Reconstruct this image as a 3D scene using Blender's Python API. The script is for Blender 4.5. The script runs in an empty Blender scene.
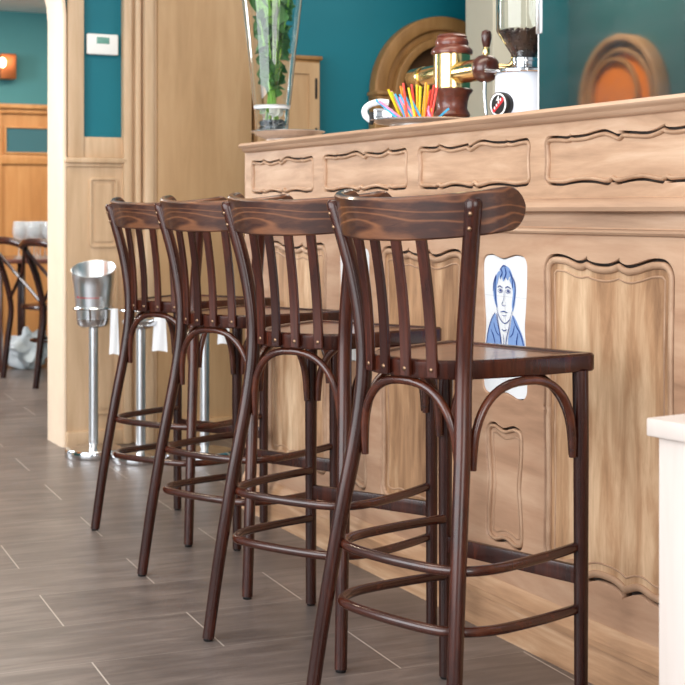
import bpy, bmesh, math, random
from mathutils import Vector, Matrix
random.seed(7)
C = bpy.context.scene.collection
PI = math.pi
# ------------------------------------------------------------------ place
F, CX, Y0, H = 1434.3, 342.5, 211.15, 1.0668        # lens (px), optical axis, eye height
P0 = Vector((-0.3476, 5.1646, 0))                   # left end of the bar front
T = Vector((0.4359, -0.9000, 0)); N = Vector((0.9000, 0.4359, 0))
BA = math.atan2(T.y, T.x)                           # bar heading
def B(s, d, z=0.0):
    p = P0 + T*s + N*d
    return Vector((p.x, p.y, z))
def lin(c):
    return tuple(((v/255)/12.92 if v/255 <= .04045 else ((v/255+.055)/1.055)**2.4) for v in c) + (1,)

# ------------------------------------------------------------------ materials
def newmat(name):
    m = bpy.data.materials.new(name); m.use_nodes = True
    nt = m.node_tree; b = nt.nodes['Principled BSDF']
    return m, nt, b
def plain(name, col, rough=.5, metal=0, coat=0, noise=.0, nscale=8, spec=.5, trans=0, ior=1.45):
    m, nt, b = newmat(name)
    b.inputs['Base Color'].default_value = lin(col)
    b.inputs['Roughness'].default_value = rough
    b.inputs['Metallic'].default_value = metal
    b.inputs['Coat Weight'].default_value = coat
    b.inputs['Specular IOR Level'].default_value = spec
    b.inputs['Transmission Weight'].default_value = trans
    b.inputs['IOR'].default_value = ior
    if noise:
        tc = nt.nodes.new('ShaderNodeTexCoord'); n = nt.nodes.new('ShaderNodeTexNoise')
        n.inputs['Scale'].default_value = nscale; n.inputs['Detail'].default_value = 5
        r = nt.nodes.new('ShaderNodeMix'); r.data_type = 'RGBA'
        k = 1-noise
        r.inputs['A'].default_value = lin([v*k for v in col]); r.inputs['B'].default_value = lin([min(255, v*(1+noise)) for v in col])
        nt.links.new(tc.outputs['Object'], n.inputs['Vector']); nt.links.new(n.outputs['Fac'], r.inputs['Factor'])
        nt.links.new(r.outputs['Result'], b.inputs['Base Color'])
    return m
def wood(name, dark, mid, light, stretch=(1, 1, 12), scale=9, rough=.55, coat=0, figure=0.0, contrast=(.3, .5, .72), blotch=.5, bump=.05, offset=(0, 0, 0)):
    """streaky wood: long noise along one axis + broad blotches; figure adds cathedral grain bands"""
    m, nt, b = newmat(name)
    L = nt.links.new
    tc = nt.nodes.new('ShaderNodeTexCoord'); mp = nt.nodes.new('ShaderNodeMapping')
    inv = [scale/s for s in stretch]
    mp.inputs['Scale'].default_value = inv; mp.inputs['Location'].default_value = offset
    L(tc.outputs['Object'], mp.inputs['Vector'])
    n1 = nt.nodes.new('ShaderNodeTexNoise'); n1.inputs['Scale'].default_value = 4; n1.inputs['Detail'].default_value = 7; n1.inputs['Roughness'].default_value = .62
    n1.inputs['Distortion'].default_value = .4
    L(mp.outputs[0], n1.inputs['Vector'])
    n2 = nt.nodes.new('ShaderNodeTexNoise'); n2.inputs['Scale'].default_value = .7; n2.inputs['Detail'].default_value = 3
    L(mp.outputs[0], n2.inputs['Vector'])
    mx = nt.nodes.new('ShaderNodeMix'); mx.data_type = 'FLOAT'; mx.inputs['Factor'].default_value = blotch
    L(n1.outputs['Fac'], mx.inputs['A']); L(n2.outputs['Fac'], mx.inputs['B'])
    fac = mx.outputs['Result']
    if figure:
        w = nt.nodes.new('ShaderNodeTexWave'); w.wave_type = 'BANDS'; w.bands_direction = 'Z'
        w.inputs['Scale'].default_value = .42; w.inputs['Distortion'].default_value = 15; w.inputs['Detail'].default_value = 1.5; w.inputs['Detail Scale'].default_value = 1.3
        L(mp.outputs[0], w.inputs['Vector'])
        pw = nt.nodes.new('ShaderNodeMath'); pw.operation = 'POWER'; pw.inputs[1].default_value = 9
        L(w.outputs['Fac'], pw.inputs[0])
        ad = nt.nodes.new('ShaderNodeMath'); ad.operation = 'MULTIPLY_ADD'; ad.inputs[1].default_value = figure
        L(pw.outputs[0], ad.inputs[0]); L(fac, ad.inputs[2]); fac = ad.outputs[0]
    cr = nt.nodes.new('ShaderNodeValToRGB'); e = cr.color_ramp.elements
    e[0].position = contrast[0]; e[0].color = lin(dark); e[1].position = contrast[2]; e[1].color = lin(light)
    k = e.new(contrast[1]); k.color = lin(mid)
    L(fac, cr.inputs['Fac']); L(cr.outputs['Color'], b.inputs['Base Color'])
    b.inputs['Roughness'].default_value = rough; b.inputs['Coat Weight'].default_value = coat; b.inputs['Coat Roughness'].default_value = .12
    if bump:
        bp = nt.nodes.new('ShaderNodeBump'); bp.inputs['Strength'].default_value = bump; bp.inputs['Distance'].default_value = .01
        L(n1.outputs['Fac'], bp.inputs['Height']); L(bp.outputs['Normal'], b.inputs['Normal'])
    return m

M = {}
DW = ((26, 9, 6), (50, 20, 13), (88, 40, 24))
M['stool'] = wood('dark_stained_beech', *DW, stretch=(1, 1, 10), scale=14, rough=.27, coat=.12, bump=.02)
for k_ in ('stool',): M[k_].node_tree.nodes['Principled BSDF'].inputs['Specular IOR Level'].default_value = .38
M['stool_bent'] = wood('dark_bent_beech', (32, 12, 8), (62, 26, 15), (106, 52, 30), stretch=(2, 2, 2), scale=10, rough=.24, coat=.25, bump=.01)
M['stool_rail'] = wood('figured_dark_beech', (34, 16, 11), (60, 30, 20), (124, 78, 50), stretch=(5, 2, 1), scale=26, rough=.34, coat=.45, figure=.34, contrast=(.3, .52, .95), bump=.01)
M['stool_seat'] = wood('dark_seat_ply', (70, 40, 27), (98, 60, 41), (126, 84, 60), stretch=(1, 9, 1), scale=9, rough=.3, coat=.5, bump=.01)
M['oak_frame'] = wood('limed_oak_frame', (117, 84, 62), (180, 140, 112), (219, 185, 156), stretch=(10, 1, 1.6), scale=6, rough=.48, blotch=.45, contrast=(.24, .48, .78), bump=.04)
M['oak_panel'] = wood('limed_oak_panel', (112, 77, 52), (182, 140, 104), (227, 194, 158), stretch=(1.2, 1, 7), scale=7, rough=.46, blotch=.5, contrast=(.34, .5, .66), bump=.05)
M['oak_frieze'] = wood('limed_oak_frieze', (132, 99, 75), (188, 151, 122), (223, 192, 165), stretch=(8, 1, 1), scale=6, rough=.48, blotch=.45, contrast=(.28, .5, .72), bump=.05)
M['oak_top'] = wood('worn_oak_top', (144, 110, 88), (186, 151, 124), (214, 184, 160), stretch=(14, 1, 1), scale=6, rough=.48, blotch=.35, bump=.05)
M['oak_plinth'] = wood('worn_oak_plinth', (119, 85, 62), (176, 135, 101), (215, 182, 150), stretch=(12, 1, 1), scale=7, rough=.55, blotch=.35, bump=.08)
M['groove'] = plain('grey_stained_groove', (80, 68, 62), .7)
M['bead'] = wood('worn_bead', (138, 104, 80), (176, 140, 112), (206, 172, 144), stretch=(3, 1, 3), scale=10, rough=.5, bump=.02)
M['wall_oak'] = wood('wall_oak', (146, 112, 76), (178, 142, 102), (203, 169, 130), stretch=(1.2, 1.2, 9), scale=4, rough=.5, blotch=.6, bump=.03)
M['wall_oak_light'] = wood('pale_wall_oak', (178, 145, 112), (203, 172, 139), (224, 198, 170), stretch=(1, 1, 10), scale=5, rough=.5, blotch=.5, bump=.02)
M['arch_oak'] = wood('arch_oak', (120, 84, 44), (156, 114, 66), (184, 142, 92), stretch=(3, 1, 5), scale=4, rough=.5, bump=.03)
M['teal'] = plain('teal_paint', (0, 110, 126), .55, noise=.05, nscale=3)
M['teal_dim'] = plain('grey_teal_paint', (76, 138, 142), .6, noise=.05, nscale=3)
M['cream'] = plain('pale_jamb_oak', (228, 206, 182), .5, noise=.04)
M['beige'] = plain('beige_plaster', (206, 199, 180), .6, noise=.02)
M['white'] = plain('white_paint', (240, 240, 238), .6)
M['honey'] = wood('honey_oak', (176, 112, 58), (206, 142, 84), (226, 168, 110), stretch=(1, 1, 9), scale=3, rough=.5, bump=.02)
M['steel'] = plain('brushed_steel', (226, 229, 233), .3, metal=1)
M['chrome'] = plain('polished_chrome', (220, 222, 226), .1, metal=1)
M['silver'] = plain('silver_tray_metal', (228, 228, 228), .25, metal=.92)
M['brass'] = plain('polished_brass', (236, 208, 146), .16, metal=1)
M['screw'] = plain('bronze_screw', (132, 104, 82), .35, metal=1)
M['bolt'] = plain('dark_bolt', (70, 45, 35), .3, metal=.6)
M['black'] = plain('black_rubber', (20, 18, 18), .5)
M['redwood'] = wood('red_turned_wood', (64, 26, 17), (100, 45, 31), (138, 74, 52), stretch=(2, 2, 1), scale=16, rough=.32, coat=.4, bump=.01)
M['darkwood'] = wood('dark_turned_wood', (46, 20, 14), (78, 34, 22), (112, 56, 36), stretch=(1, 1, 2), scale=16, rough=.28, coat=.5, bump=.01)
M['tile'] = plain('white_glazed_tile', (238, 240, 243), .14, noise=.012, nscale=14)
M['grout'] = plain('tile_joint', (206, 208, 212), .6)
M['blue_dark'] = plain('cobalt_glaze', (46, 84, 166), .2)
M['blue_light'] = plain('pale_cobalt_glaze', (134, 164, 216), .2)
M['ivory'] = plain('white_ceramic', (238, 240, 244), .2)
M['grinder'] = plain('white_enamel', (226, 234, 248), .22, coat=.3)
M['bean'] = plain('roasted_bean', (52, 32, 28), .35, noise=.4, nscale=60)
M['red'] = plain('red_print', (196, 40, 48), .45)
M['cloth'] = plain('white_linen', (240, 242, 246), .85)
M['leaf'] = plain('green_leaf', (58, 104, 44), .45, noise=.35, nscale=14)
M['leaf_pale'] = plain('bright_green_leaf', (122, 176, 60), .45, noise=.18, nscale=10)
M['stone'] = plain('dark_pebble', (60, 70, 78), .4, noise=.4, nscale=20)
M['petal'] = plain('white_petal', (240, 242, 236), .6)
M['orange'] = plain('orange_paint', (255, 142, 34), .5, noise=.04)
M['pale_wood'] = wood('bleached_wood', (192, 178, 168), (203, 190, 182), (213, 202, 195), stretch=(1, 1, 8), scale=4, rough=.6, bump=0)
M['lit_glass'] = plain('light_whitened_glass', (250, 252, 255), .08, trans=.8, ior=1.35)  # clear glass whitened in its colour to stand for light shining through
M['lcd'] = plain('green_display', (108, 160, 148), .25)
M['copper'] = plain('copper_lamp', (214, 120, 70), .35, metal=.7)
# clear glass: tinted straight-through light with a fresnel sheen
def glass(name, col=(240, 246, 246), refl=.9):
    m, nt, b = newmat(name); L = nt.links.new
    tr = nt.nodes.new('ShaderNodeBsdfTransparent'); tr.inputs[0].default_value = lin(col)
    gl = nt.nodes.new('ShaderNodeBsdfGlossy'); gl.inputs['Roughness'].default_value = .04
    lw = nt.nodes.new('ShaderNodeLayerWeight'); lw.inputs['Blend'].default_value = .28
    ml = nt.nodes.new('ShaderNodeMath'); ml.operation = 'MULTIPLY'; ml.inputs[1].default_value = refl
    mx = nt.nodes.new('ShaderNodeMixShader')
    L(lw.outputs['Fresnel'], ml.inputs[0]); L(ml.outputs[0], mx.inputs[0]); L(tr.outputs[0], mx.inputs[1]); L(gl.outputs[0], mx.inputs[2])
    L(mx.outputs[0], nt.nodes['Material Output'].inputs['Surface'])
    return m
M['glass'] = plain('clear_glass', (250, 253, 252), .0, trans=1, ior=1.42)
def mirror_mat():
    m, nt, b = newmat('smudged_mirror'); L = nt.links.new
    b.inputs['Metallic'].default_value = 1; b.inputs['Base Color'].default_value = lin((172, 166, 164)); b.inputs['Roughness'].default_value = .035
    df = nt.nodes.new('ShaderNodeBsdfDiffuse'); df.inputs[0].default_value = lin((104, 112, 116))
    tc = nt.nodes.new('ShaderNodeTexCoord'); n = nt.nodes.new('ShaderNodeTexNoise'); n.inputs['Scale'].default_value = 6; n.inputs['Detail'].default_value = 9; n.inputs['Roughness'].default_value = .65
    mp = nt.nodes.new('ShaderNodeMapping'); mp.inputs['Scale'].default_value = (1, 1, 2.2); L(tc.outputs['Object'], mp.inputs['Vector'])
    r = nt.nodes.new('ShaderNodeMapRange'); r.inputs['From Min'].default_value = .4; r.inputs['From Max'].default_value = .75; r.inputs['To Min'].default_value = .08; r.inputs['To Max'].default_value = .22
    L(mp.outputs[0], n.inputs['Vector']); L(n.outputs['Fac'], r.inputs['Value'])
    mx = nt.nodes.new('ShaderNodeMixShader'); L(r.outputs['Result'], mx.inputs[0]); L(b.outputs[0], mx.inputs[1]); L(df.outputs[0], mx.inputs[2])
    L(mx.outputs[0], nt.nodes['Material Output'].inputs['Surface'])
    return m
M['mirror'] = mirror_mat()
def floor_mat():
    m, nt, b = newmat('taupe_plank_tiles'); L = nt.links.new
    tc = nt.nodes.new('ShaderNodeTexCoord'); sp = nt.nodes.new('ShaderNodeSeparateXYZ'); L(tc.outputs['Object'], sp.inputs[0])
    def mth(op, a, b_=None, c=None):
        q = nt.nodes.new('ShaderNodeMath'); q.operation = op
        for k, v in enumerate((a, b_, c)):
            if v is None: continue
            if isinstance(v, (int, float)): q.inputs[k].default_value = v
            else: L(v, q.inputs[k])
        return q.outputs[0]
    ry_ = mth('DIVIDE', sp.outputs['Y'], .322); row = mth('FLOOR', ry_); fy = mth('FRACT', ry_)
    half = mth('MULTIPLY', mth('FLOORED_MODULO', mth('ADD', row, 1.0), 2.0), .5)
    rx_ = mth('ADD', mth('DIVIDE', sp.outputs['X'], .655), half); fx = mth('FRACT', rx_); colm = mth('FLOOR', rx_)
    ex = mth('MULTIPLY', mth('MINIMUM', fx, mth('SUBTRACT', 1.0, fx)), .655)
    ey = mth('MULTIPLY', mth('MINIMUM', fy, mth('SUBTRACT', 1.0, fy)), .322)
    jx = mth('LESS_THAN', ex, .0019); jy = mth('MULTIPLY', mth('LESS_THAN', ey, .0014), .35)
    joint = mth('MAXIMUM', jx, jy)
    cb_ = nt.nodes.new('ShaderNodeCombineXYZ'); L(row, cb_.inputs[0]); L(colm, cb_.inputs[1])
    wn = nt.nodes.new('ShaderNodeTexWhiteNoise'); wn.noise_dimensions = '2D'; L(cb_.outputs[0], wn.inputs['Vector'])
    tone = mth('MULTIPLY_ADD', wn.outputs['Value'], .14, .45)
    m2 = nt.nodes.new('ShaderNodeMapping'); m2.inputs['Scale'].default_value = (1.6, 10, 1); L(tc.outputs['Object'], m2.inputs['Vector'])
    n1 = nt.nodes.new('ShaderNodeTexNoise'); n1.inputs['Scale'].default_value = 2.2; n1.inputs['Detail'].default_value = 8; n1.inputs['Roughness'].default_value = .62; n1.inputs['Distortion'].default_value = .6
    L(m2.outputs[0], n1.inputs['Vector'])
    n3 = nt.nodes.new('ShaderNodeTexNoise'); n3.inputs['Scale'].default_value = 3.0; n3.inputs['Detail'].default_value = 6
    L(tc.outputs['Object'], n3.inputs['Vector'])
    ad = nt.nodes.new('ShaderNodeMath'); ad.operation = 'MULTIPLY_ADD'; ad.inputs[1].default_value = .35
    L(tone, ad.inputs[0])
    mm = nt.nodes.new('ShaderNodeMix'); mm.data_type = 'FLOAT'; mm.inputs['Factor'].default_value = .35
    L(n1.outputs['Fac'], mm.inputs['A']); L(n3.outputs['Fac'], mm.inputs['B'])
    ml = nt.nodes.new('ShaderNodeMath'); ml.operation = 'MULTIPLY'; ml.inputs[1].default_value = .65
    L(mm.outputs['Result'], ml.inputs[0]); L(ml.outputs[0], ad.inputs[2])
    cr = nt.nodes.new('ShaderNodeValToRGB'); e = cr.color_ramp.elements
    e[0].position = .36; e[0].color = lin((62, 54, 52)); e[1].position = .66; e[1].color = lin((132, 120, 114))
    k = e.new(.5); k.color = lin((96, 86, 82))
    L(ad.outputs[0], cr.inputs['Fac'])
    mx = nt.nodes.new('ShaderNodeMix'); mx.data_type = 'RGBA'; mx.inputs['B'].default_value = lin((172, 162, 154))
    L(joint, mx.inputs['Factor']); L(cr.outputs['Color'], mx.inputs['A']); L(mx.outputs['Result'], b.inputs['Base Color'])
    b.inputs['Roughness'].default_value = .36
    bp = nt.nodes.new('ShaderNodeBump'); bp.inputs['Strength'].default_value = .12; bp.inputs['Distance'].default_value = .004
    L(n1.outputs['Fac'], bp.inputs['Height']); L(bp.outputs['Normal'], b.inputs['Normal'])
    return m
M['floor'] = floor_mat()
def emit(name, col, k):
    m, nt, b = newmat(name); b.inputs['Base Color'].default_value = lin(col)
    b.inputs['Emission Color'].default_value = lin(col); b.inputs['Emission Strength'].default_value = k
    return m
M['lamp'] = emit('warm_lamp_glow', (255, 224, 180), 6)

# ------------------------------------------------------------------ objects
def tag(o, label, cat, group=None):
    o['label'] = label; o['category'] = cat
    if group: o['group'] = group
    return o
def thing(name, label, cat, loc=(0, 0, 0), rz=0, group=None):
    o = bpy.data.objects.new(name, None); C.objects.link(o)
    o.empty_display_size = .1
    o.location = loc; o.rotation_euler = (0, 0, rz)
    return tag(o, label, cat, group)
def finish(name, bm, mat, parent=None, smooth=True, angle=38, loc=None, rz=None):
    me = bpy.data.meshes.new(name)
    bmesh.ops.recalc_face_normals(bm, faces=bm.faces)
    bm.to_mesh(me); bm.free()
    if smooth:
        for p in me.polygons: p.use_smooth = True
        me.set_sharp_from_angle(angle=math.radians(angle))
    me.materials.append(M[mat] if isinstance(mat, str) else mat)
    o = bpy.data.objects.new(name, me); C.objects.link(o)
    if parent: o.parent = parent
    if loc is not None: o.location = loc
    if rz is not None: o.rotation_euler = (0, 0, rz)
    return o
def struct(o):
    o['kind'] = 'structure'; return o
def copy_tree(o, parent=None):
    c = o.copy(); C.objects.link(c); c.parent = parent
    for ch in o.children: copy_tree(ch, c)
    return c

# ------------------------------------------------------------------ mesh tools (each adds to a bmesh)
def box(bm, x0, x1, y0, y1, z0, z1, bev=0, seg=2):
    r = bmesh.ops.create_cube(bm, size=1)
    vs = r['verts']
    for v in vs:
        v.co = Vector(((x0+x1)/2+v.co.x*(x1-x0), (y0+y1)/2+v.co.y*(y1-y0), (z0+z1)/2+v.co.z*(z1-z0)))
    if bev:
        es = list({e for v in vs for e in v.link_edges})
        bmesh.ops.bevel(bm, geom=es, offset=bev, segments=seg, profile=.5, affect='EDGES')
    return bm
def crom(pts, n=8, closed=False):
    P = [Vector(p) for p in pts]; out = []; k = len(P)
    rng = range(k) if closed else range(k-1)
    for i in rng:
        if closed: a, b, c, d = P[(i-1) % k], P[i], P[(i+1) % k], P[(i+2) % k]
        else: a, b, c, d = P[max(i-1, 0)], P[i], P[i+1], P[min(i+2, k-1)]
        for j in range(n):
            t = j/n
            out.append(.5*((2*b)+(c-a)*t+(2*a-5*b+4*c-d)*t*t+(3*b-a-3*c+d)*t**3))
    if not closed: out.append(P[-1])
    return out
def tube(bm, pts, rad, n=12, closed=False, cap=True, sy=1.0):
    P = [Vector(p) for p in pts]; k = len(P)
    rads = rad if isinstance(rad, (list, tuple)) else [rad]*k
    if len(rads) != k:
        rads = [rads[0]+(rads[-1]-rads[0])*i/(k-1) for i in range(k)]
    tg = []
    for i in range(k):
        if closed: t = P[(i+1) % k]-P[(i-1) % k]
        else: t = P[min(i+1, k-1)]-P[max(i-1, 0)]
        tg.append(t.normalized())
    up = Vector((0, 0, 1)) if abs(tg[0].z) < .9 else Vector((0, 1, 0))
    nrm = (up-tg[0]*up.dot(tg[0])).normalized()
    rings = []
    for i in range(k):
        nrm = (nrm-tg[i]*nrm.dot(tg[i])).normalized()
        bi = tg[i].cross(nrm)
        rings.append([bm.verts.new(P[i]+(nrm*math.cos(2*PI*j/n)*sy+bi*math.sin(2*PI*j/n))*rads[i]) for j in range(n)])
    for i in range(k if closed else k-1):
        a, b = rings[i], rings[(i+1) % k]
        for j in range(n):
            bm.faces.new((a[j], a[(j+1) % n], b[(j+1) % n], b[j]))
    if cap and not closed:
        bm.faces.new(rings[0][::-1]); bm.faces.new(rings[-1])
    return bm
def lathe(bm, prof, n=32, c=(0, 0, 0), axis='Z', cap=True):
    c = Vector(c); rings = []
    for r, z in prof:
        ring = []
        for j in range(n):
            a = 2*PI*j/n; x, y = r*math.cos(a), r*math.sin(a)
            p = Vector((x, y, z)) if axis == 'Z' else (Vector((z, x, y)) if axis == 'X' else Vector((y, z, x)))
            ring.append(bm.verts.new(c+p))
        rings.append(ring)
    for a, b in zip(rings, rings[1:]):
        for j in range(n): bm.faces.new((a[j], a[(j+1) % n], b[(j+1) % n], b[j]))
    if cap:
        bm.faces.new(rings[0][::-1]); bm.faces.new(rings[-1])
    return bm
def loft(bm, loops, cap=True, ring=False):
    L = [[bm.verts.new(p) for p in lp] for lp in loops]; n = len(L[0])
    pairs = list(zip(L, L[1:])) + ([(L[-1], L[0])] if ring else [])
    for a, b in pairs:
        for j in range(n): bm.faces.new((a[j], a[(j+1) % n], b[(j+1) % n], b[j]))
    if cap and not ring:
        bm.faces.new(L[0][::-1]); bm.faces.new(L[-1])
    return bm
def ball(bm, c, r, u=12, v=8, sc=(1, 1, 1), rot=None):
    m = Matrix.Translation(Vector(c)) @ (rot or Matrix()) @ Matrix.Diagonal((*[r*s for s in sc], 1))
    bmesh.ops.create_uvsphere(bm, u_segments=u, v_segments=v, radius=1, matrix=m)
    return bm
def plate(bm, outlines, y0, y1, bev=0.0):
    """fill 2-D outlines (x,z) (inner ones are holes) and give them thickness from y0 (front) to y1 (back)"""
    cu = bpy.data.curves.new('tmp', 'CURVE'); cu.dimensions = '2D'; cu.fill_mode = 'BOTH'
    t = abs(y1-y0)/2; cu.extrude = max(t-bev, 0); cu.bevel_depth = bev; cu.bevel_resolution = 2; cu.offset = -bev if bev else 0
    for ol in outlines:
        sp = cu.splines.new('POLY'); sp.points.add(len(ol)-1); sp.use_cyclic_u = True
        for p, q in zip(sp.points, ol): p.co = (q[0], q[1], 0, 1)
    ob = bpy.data.objects.new('tmp', cu); C.objects.link(ob)
    dg = bpy.context.evaluated_depsgraph_get(); me = bpy.data.meshes.new_from_object(ob.evaluated_get(dg))
    ym = (y0+y1)/2
    for v in me.vertices:
        x, y, z = v.co; v.co = (x, ym-z, y)
    bm.from_mesh(me)
    bpy.data.objects.remove(ob); bpy.data.curves.remove(cu); bpy.data.meshes.remove(me)
    bmesh.ops.remove_doubles(bm, verts=bm.verts, dist=1e-6)
    return bm
def offset(ol, k):
    n = len(ol); out = []
    ar = sum(ol[i][0]*ol[(i+1) % n][1]-ol[(i+1) % n][0]*ol[i][1] for i in range(n))
    sg = 1 if ar > 0 else -1
    for i in range(n):
        a, c = Vector(ol[i-1]), Vector(ol[(i+1) % n]); t = (c-a)
        if t.length < 1e-9: out.append(ol[i]); continue
        t.normalize(); out.append((ol[i][0]-t.y*k*sg, ol[i][1]+t.x*k*sg))
    return out
def trim_offset(ol, k):
    """offset, then drop the points that fold back past cusps"""
    off = offset(ol, k); n = len(ol); keep = []
    V = [Vector(p) for p in ol]
    def dist(p):
        best = 9
        for a, b in zip(V, V[1:]+V[:1]):
            ab = b-a; t = max(0, min(1, (p-a).dot(ab)/max(ab.dot(ab), 1e-12))); best = min(best, (p-a-ab*t).length)
        return best
    for p in off:
        q = Vector(p)
        if dist(q) > k-2.5e-4 and (not keep or (q-Vector(keep[-1])).length > 6e-4): keep.append(p)
    return keep
def rect(x0, x1, z0, z1): return [(x0, z0), (x1, z0), (x1, z1), (x0, z1)]
FR_TOP = [(0, -.003), (.06, -.004), (.126, -.007), (.155, -.005), (.168, -.0012), (.172, -.005), (.2, -.0062), (.28, -.0045), (.35, .0005), (.41, .0022), (.46, -.003), (.5, -.010), (.514, -.0105), (.52, -.0045), (.58, -.0060), (.695, -.0105), (.76, -.0065), (.815, .0015), (.826, .0018), (.832, -.0035), (.88, -.006), (.94, -.0045), (1, -.002)]
FR_BOT = [(0, 0), (.1, -.002), (.17, .0015), (.25, .004), (.33, .0025), (.41, -.003), (.45, -.0025), (.47, .0035), (.476, -.001), (.52, -.002), (.6, .003), (.68, .0045), (.76, -.001), (.81, -.003), (.826, .003), (.832, -.0015), (.9, -.001), (1, 0)]
BG_TOP = [(0, 0), (.06, 0), (.13, -.003), (.24, -.013), (.3, -.009), (.335, -.002), (.343, -.0105), (.42, -.0165), (.52, -.0165), (.6, -.009), (.635, -.003), (.643, -.011), (.7, -.0175), (.78, -.013), (.88, -.003), (.95, 0), (1, 0)]
BG_BOT = [(0, .016), (.1, .018), (.2, .026), (.3, .012), (.34, .002), (.348, .012), (.43, .022), (.57, .022), (.65, .012), (.658, .002), (.7, .012), (.8, .026), (.9, .018), (1, .016)]
TL_TOP = [(0, 0), (.14, .001), (.34, -.006), (.48, -.0085), (.66, -.003), (.84, .002), (1, 0)]
TL_BOT = [(0, 0), (.16, -.001), (.36, .006), (.52, .0085), (.7, .004), (.86, -.002), (1, 0)]
SIDE0 = [(.0, 0), (.5, 0), (1, 0)]
SIDE_B = [(0, 0), (.25, .004), (.47, .001), (.49, .0045), (.51, -.0005), (.53, .003), (.75, .004), (1, 0)]
SIDE_T = [(0, 0), (.15, .0005), (.35, .006), (.5, .010), (.65, .006), (.85, .0005), (1, 0)]
def carved(x0, x1, z0, z1, r, top, bot, side, flip=False):
    """carved outline: rounded corners, edges traced as (fraction, rise) lists"""
    tp = [(1-f, d) for f, d in top][::-1] if flip else top
    bt = [(1-f, d) for f, d in bot][::-1] if flip else bot
    a0, a1 = x0+r, x1-r; P = []
    P += crom([(a0+(a1-a0)*f, z0+d, 0) for f, d in bt], 5)
    dl, dr = bt[0][1], bt[-1][1]; el, er = tp[0][1], tp[-1][1]
    k = 6
    for j in range(1, k): a = -PI/2+PI/2*j/k; P.append(Vector((a1+r*math.cos(a), z0+r+r*math.sin(a)+dr, 0)))
    P += crom([(x1-d, z0+r+dr+(z1+er-z0-dr-2*r)*f, 0) for f, d in side], 6)
    for j in range(1, k): a = PI/2*j/k; P.append(Vector((a1+r*math.cos(a), z1-r+r*math.sin(a)+er, 0)))
    P += crom([(a0+(a1-a0)*f, z1+d, 0) for f, d in tp[::-1]], 5)
    for j in range(1, k): a = PI/2+PI/2*j/k; P.append(Vector((a0+r*math.cos(a), z1-r+r*math.sin(a)+el, 0)))
    P += crom([(x0+d, z0+r+dl+(z1+el-z0-dl-2*r)*f, 0) for f, d in side[::-1]], 6)
    for j in range(1, k): a = PI+PI/2*j/k; P.append(Vector((a0+r*math.cos(a), z0+r+r*math.sin(a)+dl, 0)))
    out = []
    for p in P:
        q = (p.x, p.y)
        if not out or (Vector(q)-Vector(out[-1])).length > 8e-4: out.append(q)
    if (Vector(out[0])-Vector(out[-1])).length < 8e-4: out.pop()
    return out
PLAIN = [(0, 0), (1, 0)]
# ================================================================== THE ROOM
# floor: object axes follow the tiling (22.75 deg off the room)
FA = math.radians(22.75)
e1 = Vector((math.cos(FA), math.sin(FA), 0)); org = e1*1.42 + Vector((math.sin(FA), -math.cos(FA), 0))*-4.0
bm = bmesh.new(); box(bm, -9, 9, -12, 12, -.05, 0)
fl = struct(finish('floor', bm, 'floor', smooth=False)); fl.location = (org.x, org.y, 0); fl.rotation_euler = (0, 0, FA)

SW = -1.59                                            # end wall, facing the customers' room
def wall_obj(name, mat, build, **k):
    bm = bmesh.new(); build(bm)
    return struct(finish(name, bm, mat, loc=P0, rz=BA, **k))
CZ = 3.1
# end wall with the arched opening on its left: outline in (d, z), extruded along s
def end_wall(bm):
    d1, d0 = -.2525, -1.75
    zs, rise = 1.95, .55
    ol = [(3.2, 0), (3.2, CZ), (-4.0, CZ), (-4.0, 0), (d0, 0), (d0, zs)]
    for j in range(1, 24):
        a = PI-PI*j/24; ol.append(((d0+d1)/2+(d1-d0)/2*math.cos(a), zs+rise*math.sin(a)))
    ol += [(d1, zs), (d1, 0)]
    plate(bm, [ol], 0, .24)
    for v in bm.verts: v.co = Vector((SW-v.co.y, v.co.x, v.co.z))
wall_obj('wall_back', 'teal', end_wall, smooth=False)
# cream casing of the opening: jamb lining and a rounded architrave following the arch
def casing(bm):
    d1, d0, zs, rise = -.2525, -1.75, 1.95, .55
    path = [(d1, 0)]+[(d1, zs*k/6) for k in range(1, 7)]
    for j in range(1, 25):
        a = PI*j/24; path.append(((d0+d1)/2+(d1-d0)/2*math.cos(a), zs+rise*math.sin(a)))
    path += [(d0, zs*k/6) for k in range(5, -1, -1)]
    loops = []
    for i, p in enumerate(path):
        a, c = path[max(i-1, 0)], path[min(i+1, len(path)-1)]
        t = (Vector(c)-Vector(a)).normalized(); nn = Vector((t.y, -t.x))
        prof = [(.001, .245), (-.005, .24), (-.005, .0), (.0, -.014), (.006, -.02), (.014, -.02), (.018, -.012), (.018, .0), (.001, .0)]
        loops.append([Vector((SW-q, p[0]+nn.x*k, p[1]+nn.y*k)) for k, q in prof])
    loft(bm, loops)
    for v in bm.verts: v.co.x = 2*SW-v.co.x if False else v.co.x
wall_obj('trim_1', 'cream', casing)
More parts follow.
